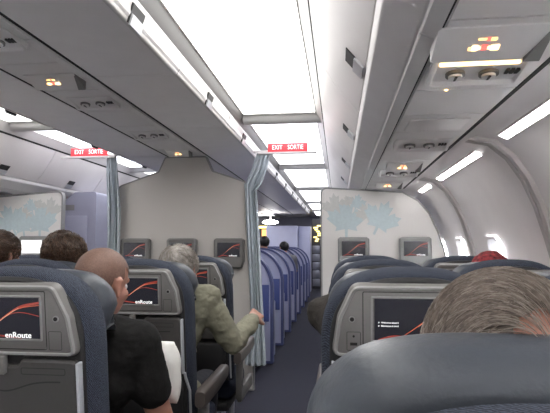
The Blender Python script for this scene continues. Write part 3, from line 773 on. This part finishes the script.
def strands(root, name, mats, H, radii, centre, n, crown, length, thick, swirl=.5, lift=.006, zlow=-.03, jitter=.3, thin_at_crown=0.0, front_only=None, seg=7, seed=1, flow=None):
    rnd = random.Random(seed); mb = MB(); c = V(centre); rad = V(radii)
    cr = V(crown).normalized()
    for k in range(n):
        u = rnd.uniform(-1, 1); ph = rnd.uniform(0, 2 * pi); q = sqrt(1 - u * u)
        d = V((q * cos(ph), q * sin(ph), u))
        p = V((d.x * rad.x, d.y * rad.y, d.z * rad.z))
        if p.z < zlow - .02 * (p.y > .03) + (.06 if p.y > .05 else 0): continue
        dist = (d - cr).length
        if thin_at_crown and rnd.random() < thin_at_crown * math.exp(-(dist / .42) ** 2): continue
        away = d - cr * d.dot(cr)
        if away.length < 1e-3: continue
        away.normalize(); sw = cr.cross(away)
        dr = (away + sw * swirl) if flow is None else (V(flow) + away * .3)
        dr += V((rnd.gauss(0, jitter), rnd.gauss(0, jitter), rnd.gauss(0, jitter))); dr.normalize()
        L = length * rnd.uniform(.6, 1.1); P = []; pos = d.copy(); h0 = rnd.uniform(0, lift * .4)
        for s in range(seg):
            t = s / (seg - 1); hh = 1 + (h0 + lift * sin(pi * min(1, t * .9)) * rnd.uniform(.8, 1.2)) / rad.x
            P.append(H @ (c + V((pos.x * rad.x, pos.y * rad.y, pos.z * rad.z)) * hh))
            nn = pos.normalized(); st = dr - nn * dr.dot(nn) * .95
            pos = (pos + st.normalized() * (L / seg / rad.x)).normalized()
            dr = (dr + V((0, 0, -.10))).normalized()
        mb.mi = 0 if rnd.random() < .6 else (1 if rnd.random() < .6 else min(2, len(mats) - 1))
        mb.tube(P, [thick * (1, 1, .95, .85, .7, .5, .15)[min(s * 7 // seg, 6)] for s in range(seg)], 3, False)
    return mb.build(name, mats, root, 80, normals=False)
def hair_cap(root, name, m, H, radii, centre, keep, disp=.004, seed=0, res=1):
    mb = MB(); mb.ell((0, 0, 0), (1, 1, 1), None, 40 * res, 26 * res)
    dele = []
    for v in mb.bm.verts:
        d = v.co.copy(); p = V((d.x * radii[0], d.y * radii[1], d.z * radii[2])) + V(centre)
        if not keep(p): dele.append(v)
        p += d * disp * (noise.noise(d * 5 + V((seed, 0, 0))) + .6 * noise.noise(d * 12))
        v.co = H @ p
    bmesh.ops.delete(mb.bm, geom=dele, context='VERTS')
    return mb.build(name, m, root, 80)

def person(loc, label, head, head_rot, sh_r, sh_l, el_r, wr_r, el_l, wr_l, skin, shirt, sleeve, trousers='navy', hand_n=(0, 0, -1), curl=.9,
           shirt_disp=.006, voxel=.007, bulk=1.0, legs=True, hand_dir_r=None):
    """all coordinates relative to the hip point loc (on the floor under the pelvis); z absolute"""
    root = empty('person', (loc[0], loc[1], 0), label, 'person')
    O = V((loc[0], loc[1], 0)); rel = lambda p: V(p) - O
    hd, sr, sl_, er, wr, el, wl = [rel(p) for p in (head, sh_r, sh_l, el_r, wr_r, el_l, wr_l)]
    H = Mx.Translation(hd) @ Euler(tuple(R(a) for a in head_rot), 'XYZ').to_matrix().to_4x4()
    nb = (sr + sl_) / 2 + V((0, -.01, .035)); pel = V((0, 0, .55)); ch = (sr + sl_) / 2 * .75 + pel * .25 + V((0, .015, -.03))
    sk = head_parts(H) + [('c', nb - V((0, 0, .06)), H @ V((0, -.012, -.05)), .058, .054)]
    tor = [('c', pel + V((-.07, 0, 0)), pel + V((.07, 0, 0)), .11 * bulk, .11 * bulk), ('c', pel, ch, .125 * bulk, .135 * bulk),
           ('c', ch + V((-.07, 0, .02)), ch + V((.07, 0, .02)), .115 * bulk, .115 * bulk),
           ('c', sr.lerp(nb, .12), nb, .058, .06), ('c', sl_.lerp(nb, .12), nb, .058, .06), ('c', sr, sr.lerp(ch, .5), .066, .10), ('c', sl_, sl_.lerp(ch, .5), .066, .10)]
    arms = []
    for s_, e_, w_ in ((sr, er, wr), (sl_, el, wl)):
        arms += [('c', s_, e_, .054, .042), ('c', e_, e_.lerp(w_, .3), .042, .043), ('c', e_.lerp(w_, .3), w_, .043, .028)]
    hands = []
    for i, (e_, w_) in enumerate(((er, wr), (el, wl))):
        d = (w_ - e_).normalized() if not (i == 0 and hand_dir_r) else V(hand_dir_r)
        hands += hand_parts(w_, d, hand_n, -1 if i == 0 else 1, curl)
    shrink = lambda P: [(p[0], p[1], p[2], p[3] * .93, p[4] * .93) for p in P]
    lg = []
    kn = [V((s * .10, .40, .52)) for s in (-1, 1)]; an = [V((s * .10, .40, .10)) for s in (-1, 1)]
    hips = [V((s * .09, .0, .545)) for s in (-1, 1)]
    for h_, k_, a_ in zip(hips, kn, an): lg += [('c', h_, k_, .078, .056), ('c', k_, a_, .054, .04)]
    mesh_obj(solid(sk + shrink(tor + arms) + hands + (shrink(lg) if legs else []), min(voxel, .006), 5), 'body', skin, root)
    # shirt with sleeves to the given fraction of the arm (1 = elbow, 2 = wrist)
    P = [(p[0], p[1], p[2], p[3] + .012, p[4] + .012) for p in tor]
    for s_, e_, w_ in ((sr, er, wr), (sl_, el, wl)):
        if sleeve <= 1: P.append(('c', s_, s_.lerp(e_, sleeve - .12), .070, .066))
        else:
            P += [('c', s_, e_, .068, .054), ('c', e_, e_.lerp(w_, sleeve - 1), .054, .042)]
    P.append(('c', nb - V((0, 0, .03)), nb + V((0, -.006, .012)), .070, .070))
    mesh_obj(solid(P, voxel, 5, shirt_disp, 11, len(label) % 17), 'shirt', shirt, root)
    if legs:
        P = [(p[0], p[1], p[2], p[3] + .012, p[4] + .014) for p in lg] + [('c', pel + V((-.07, 0, -.03)), pel + V((.07, 0, -.03)), .112 * bulk, .112 * bulk)]
        mesh_obj(solid(P, .012, 4, .004), 'trousers', trousers, root)
        for a_ in an:
            mesh_obj(solid([('c', a_ + V((0, -.03, -.055)), a_ + V((0, .14, -.062)), .042, .036), ('c', a_, a_ + V((0, -.01, -.05)), .045, .045)], .008, 4), 'shoe', 'shoe', root)
    for s in (-1, 1):
        mb = MB(); mb.ell(H @ V((s * .031, .079, .008)), (.012, .012, .012), u=12, v=8); mb.build('eye', 'eye', root, 80)
    return root, H

# bald man in a black T-shirt
p, H = person((-.84, 1.57), 'bald man in a black T-shirt seen from behind, second row from the left edge seat', (-.772, 1.62, 1.132), (-12, 4, -13),
              (-.640, 1.60, .950), (-1.03, 1.60, .965), (-.565, 1.67, .66), (-.66, 1.90, .62), (-1.06, 1.72, .70), (-.98, 1.95, .68), 'skin', 'black', .62, bulk=1.05)
p['label'] = 'bald man in a black T-shirt seen from behind'
hair_cap(p, 'cropped_hair', 'scalp', H, (.0785, .0985, .0855), (0, -.008, .035), lambda q: q.z > .055 - .06 * (q.y < .02) + (.02 if abs(q.x) > .07 and q.y > -.03 else 0) - .05 * (q.y < -.04), .0005)
# man in khaki
p, H = person((-.82, 2.40), 'silver haired man in a khaki jacket reaching his arm towards the aisle', (-.765, 2.43, 1.135), (-8, 0, -10),
              (-.635, 2.42, 1.0), (-1.02, 2.42, 1.0), (-.515, 2.50, .79), (-.462, 2.76, .865), (-1.03, 2.52, .74), (-.96, 2.72, .70), 'skin2', 'khaki', 1.95, shirt_disp=.012, bulk=.95, hand_n=(-.6, .2, -.8), curl=.8)
hair_cap(p, 'hair', 'hairg2', H, (.085, .104, .091), (0, -.010, .035), lambda q: q.z > .03 - .09 * (q.y < .0) and not (q.y > .06 and q.z < .07), .004, 3)
strands(p, 'hair_strands', ['hairg2', 'hairg4', 'hairg'], H, (.086, .105, .092), (0, -.010, .035), 1400, (0, -.6, .8), .06, .0011, zlow=-.06, seed=3)
# near grey-haired man
p, H = person((.20, .55), 'grey haired passenger right in front, head rising above the nearest headrest', (.185, .625, 1.098), (-6, 0, -4),
              (.39, .60, .93), (.01, .60, .93), (.43, .72, .68), (.36, .95, .64), (-.02, .72, .68), (.06, .95, .64), 'skin', 'greyc', .85, legs=True)
hair_cap(p, 'hair', 'scalp' if False else 'hairg3', H, (.086, .108, .094), (0, -.010, .036), lambda q: q.z > .03 - .10 * (q.y < .0) and not (q.y > .07 and q.z < .07) and (V((q.x - .018, q.y + .095, q.z - .055)).length > .034 + .006 * noise.noise(q * 60)), .003, 5, 4)
mb = MB(); mb.ell((0, 0, 0), (.083, .104, .091), None, 40, 26); mb.xf(H @ Mx.Translation((0, -.010, .036)))
bmesh.ops.delete(mb.bm, geom=[v for v in mb.bm.verts if (H.inverted() @ v.co).y > -.02], context='VERTS'); mb.build('scalp', 'skin', p, 80)
strands(p, 'hair_strands', ['hairg', 'hairg4', 'hairg3'], H, (.088, .110, .096), (0, -.010, .036), 13000, (.16, -.90, .12), .062, .00042, swirl=.75, lift=.0035, zlow=-.11, jitter=.20, thin_at_crown=.86, seg=8, seed=5)
# brown-haired woman
p, H = person((-1.36, 2.38), 'person with short tousled dark brown hair in the middle of the centre block', (-1.335, 2.40, 1.195), (-4, 0, 5),
              (-1.18, 2.41, 1.0), (-1.52, 2.41, 1.0), (-1.19, 2.5, .74), (-1.22, 2.7, .70), (-1.50, 2.5, .74), (-1.46, 2.7, .70), 'skin2', 'greyc', .85)
hair_cap(p, 'hair', 'hairb', H, (.088, .108, .096), (0, -.012, .030), lambda q: q.z > .0 - .09 * (q.y < .02) and not (q.y > .06 and q.z < .08), .010, 9)
strands(p, 'hair_strands', ['hairb', 'hairb2', 'hairb'], H, (.089, .109, .097), (0, -.012, .030), 2200, (.3, .3, .9), .08, .0015, lift=.012, zlow=-.07, jitter=.35, seed=9)
# left-edge passenger
p, H = person((-1.80, 2.40), 'passenger with short brown hair and a red collar at the left edge', (-1.695, 2.42, 1.205), (-2, 0, -12),
              (-1.60, 2.41, 1.02), (-1.94, 2.41, .99), (-1.67, 2.5, .74), (-1.70, 2.7, .70), (-1.98, 2.5, .74), (-1.9, 2.7, .70), 'skin2', 'redc', .85)
hair_cap(p, 'hair', 'hairb', H, (.084, .104, .092), (0, -.010, .036), lambda q: q.z > .03 - .10 * (q.y < .0) and not (q.y > .06 and q.z < .08), .005, 12)
strands(p, 'hair_strands', ['hairb', 'hairb2', 'hairg3'], H, (.085, .105, .093), (0, -.010, .036), 1100, (0, -.5, .85), .05, .0013, lift=.006, zlow=-.08, seed=12)
# red cap
p, H = person((.70, 2.48), 'person in a red knitted cap in the second row window seat', (.70, 2.52, 1.10), (-6, 0, 10),
              (.85, 2.5, .95), (.54, 2.5, .95), (.87, 2.58, .70), (.80, 2.8, .68), (.50, 2.58, .70), (.58, 2.8, .68), 'skin2', 'redc', .85)
hair_cap(p, 'knitted_cap', 'redcap', H, (.092, .112, .10), (0, -.008, .034), lambda q: q.z > .0 - .03 * (q.y < 0), .008, 15)
# passenger in dark wool, elbow out in the aisle
p, H = person((.20, 1.68), 'passenger in a dark woolly jacket whose elbow sticks out into the aisle', (.25, 1.72, 1.045), (-20, 10, 20),
              (.08, 1.66, .925), (.42, 1.66, .89), (-.062, 1.86, 1.02), (.12, 1.94, 1.10), (.45, 1.75, .68), (.38, 1.95, .66), 'skin2', 'brownc', 1.9, shirt_disp=.008, hand_n=(.6, -.3, 0))
hair_cap(p, 'hair', 'hairk', H, (.083, .102, .089), (0, -.010, .036), lambda q: q.z > .03 - .10 * (q.y < .0) and not (q.y > .06 and q.z < .08), .004, 21)
# passengers in the forward cabin
for (x, y, z, lab, hm) in ((-1.20, 8.3, 1.29, 'dark haired passenger far ahead, left one above the lilac pods', 'hairk'), (-.99, 9.4, 1.21, 'dark haired passenger far ahead, right one beside the lilac monument', 'hairk')):
    p, H = person((x, y - .04), lab, (x, y, z), (0, 0, 35), (x + .17, y - .01, z - .19), (x - .17, y - .01, z - .19), (x + .2, y + .1, .8), (x + .12, y + .3, .75), (x - .2, y + .1, .8), (x - .12, y + .3, .75), 'skin2', 'greyc', .85, voxel=.012)
    hair_cap(p, 'hair', hm, H, (.084, .104, .092), (0, -.010, .036), lambda q: q.z > .03 - .10 * (q.y < .0) and not (q.y > .06 and q.z < .08), .005, 25)

# white pillow tucked between the bald man and the armrest
mb = MB(); n = 20; rings = []
for i in range(n + 1):
    t = -1 + 2 * i / n; e = (1 - abs(t) ** 3.2)
    ring = []
    for k in range(28):
        a = 2 * pi * k / 28; ring.append(((.035 * e + .006) * cos(a), (.085 * (1 - .15 * abs(t) ** 4)) * math.copysign(abs(sin(a)) ** .6, sin(a)), t * .108))
    rings.append(ring)
mb.loft(rings)
for v in mb.bm.verts: v.co += V((.006 * noise.noise(v.co * 22), .008 * noise.noise(v.co * 14 + V((3, 0, 0))), .01 * noise.noise(v.co * 12)))
mb.xf(Mx.Rotation(R(-3), 4, 'Y') @ Mx.Rotation(R(62), 4, 'Z'))
o = mb.build('pillow', 'pillow', None, 80, loc=(-.640, 1.84, .805)); tag(o, 'small white pillow standing between the bald man and the armrest', 'pillow')

# ------------------------------------------------------------------ forward cabin
# closet beyond the left partition
root = empty('closet', (-3.13, 5.25, 0), 'lavender grey closet with a round knob beyond the left leaf partition', 'closet')
mb = MB(); mb.prism_y(rpoly([(-.15, 0), (.545, 0), (.545, 1.84), (.30, 1.835), (.18, 1.745), (-.15, 1.745)], [0, 0, .03, .01, .01, 0]), 0, .9); mb.build('body', 'closet', root)
mb = MB(); mb.box(-.02, .455, -.014, 0, .12, 1.58, .006); d = mb.build('door', 'closet', root)
mb = MB(); mb.disc((.40, -.014, 1.33), (0, -1, 0), .012, .02, 12); mb.ell((.40, -.042, 1.33), (.026, .016, .026)); mb.build('knob', 'dark', d)
mb = MB(); mb.box(.1, .3, -.004, 0, 1.64, 1.70); mb.build('nameplate', 'bezell', root)

def pod(y, label):
    root = empty('seat_pod', (-1.30, y, 0), label, 'seat pod', 'lilac seat pods of the forward cabin')
    pts = [(-.28, .02), (.585, .02), (.585, .82)]
    for k in range(1, 13):
        a = pi / 2 * k / 12; pts.append((.185 + .40 * cos(a), .80 + .415 * sin(a)))
    pts += [(-.28, 1.235)]
    mb = MB(); mb.prism_y(pts, 0, .10); mb.build('shell', 'shell', root, 30)
    mb = MB(); o_ = inset(pts, -.012); i_ = inset(pts, .016)
    mb.loft([[(x, -.012, max(z, 0.005)) for x, z in i_], [(x, -.012, max(z, 0.002)) for x, z in o_], [(x, .112, max(z, 0.002)) for x, z in o_], [(x, .112, max(z, 0.005)) for x, z in i_]], False, False); mb.build('rim', 'shellrim', root, 30)
    mb = MB(); mb.box(-.26, .555, -.02, -.002, .45, .84, .004); mb.build('lower_panel', 'podblue', root)
    mb = MB(); mb.box(-.26, .50, -.40, -.03, .05, .46, .03); mb.build('footwell', 'galleyd', root)
    mb = MB(); mb.box(-.2, .50, -.40, -.06, .462, .49, .012); mb.build('ottoman', 'podwhite', root)
    mb = MB(); mb.box(-.25, .42, .13, .55, .05, .46, .05); mb.build('seat_cushion', 'podseat', root)
    mb = MB(); mb.box(-.25, .40, .115, .22, .47, 1.02, .04); mb.build('seat_back', 'podseat', root)
    mb = MB(); mb.box(.52, .575, .112, .40, .02, .64, .02); mb.build('side_wall', 'shell', root)
for i in range(8):
    pod(5.55 + 1.02 * i, '%s lilac seat pod from the curtain along the right aisle' % ORD[i])
for i in range(3):  # rounded blue seat tops of the neighbouring row
    mb = MB(); mb.ell((0, 0, 0), (.22, .12, .16), u=20, v=12); mb.box(-.2, .2, -.08, .08, -1.24, 0)
    o = mb.build('lounge_seat', 'podblue', None, 60, loc=(-1.72 + .03 * i, 7.3 + 1.5 * i, 1.24)); tag(o, '%s rounded blue seat top behind the lilac pods' % ['nearest', 'middle', 'farthest'][i], 'seat', 'blue seats behind the pods')

root = empty('monument', (-1.5, 13.9, 0), 'tall pale lilac cabinet at the far end of the pods', 'cabinet')
mb = MB(); mb.box(-.45, .40, 0, .5, 0, 1.80, .02); mb.build('body', 'shell', root)
mb = MB(); mb.box(.41, .74, .25, .9, 0, 1.79, .01); mb.build('side_panel', 'shell', root)
# galley either side
root = empty('galley_unit', (-2.15, 14.6, 0), 'dark galley with a warm orange panel left of the lilac cabinet', 'galley')
mb = MB(); mb.box(-.35, .3, 0, .5, 0, 2.05); mb.build('body', 'galleyd', root)
mb = MB(); mb.box(-.02, .22, -.02, 0, 1.5, 1.72); mb.build('warm_panel', 'orange', root)
mb = MB(); mb.box(-.2, .12, -.03, -.005, 1.76, 1.82); mb.build('light', 'galleyw', root)
mb = MB(); mb.ell((0, 0, 0), (.2, .14, .055)); o = mb.build('dome_lamp', 'strip', None, 60, loc=(-1.66, 12.6, 1.84)); tag(o, 'white oval lamp above the far galley', 'lamp')
mb = MB(); mb.tube([(0, 0, .05), (0, 0, .24)], .02, 8); mb.build('stem', 'psu', o)
root = empty('galley_unit', (-.56, 15.2, 0), 'steel galley drawers under yellow light at the end of the aisle', 'galley')
mb = MB(); mb.box(-.22, .5, 0, .6, 0, 2.05); mb.build('body', 'galleyd', root)
for k in range(5):
    mb = MB(); mb.box(-.20, .02, -.03, 0, .08 + .24 * k, .30 + .24 * k, .008); mb.build('drawer', 'galley', root)
mb = MB()
rr = random.Random(4)
for k in range(9):
    x = -.12 + .16 * rr.random(); z = 1.38 + .5 * k / 9; mb.box(x - .03 - .05 * rr.random(), x + .05, -.03, 0, z, z + .035)
mb.build('lit_shelf', 'galleyw', root)
# lavatory style wall on the right of the far aisle
mb = MB(); mb.box(.02, 1.0, 14.2, 14.3, 0, 2.0); struct(mb, 'wall_divider', 'closet')

# ------------------------------------------------------------------ light
w = bpy.data.worlds.new('sky'); scn.world = w; w.use_nodes = True
w.node_tree.nodes['Background'].inputs['Color'].default_value = (.90, .95, 1, 1); w.node_tree.nodes['Background'].inputs['Strength'].default_value = 44.0
def area(name, loc, rot, sx, sy, power, col):
    l = bpy.data.lights.new(name, 'AREA'); l.shape = 'RECTANGLE'; l.size = sx; l.size_y = sy; l.energy = power; l.color = col
    o = bpy.data.objects.new(name, l); COL.objects.link(o); o.location = loc; o.rotation_euler = rot
scn.view_settings.view_transform = 'Standard'; scn.view_settings.look = 'None'; scn.view_settings.gamma = 1; scn.view_settings.use_curve_mapping = False
scn.view_settings.exposure = 1.62
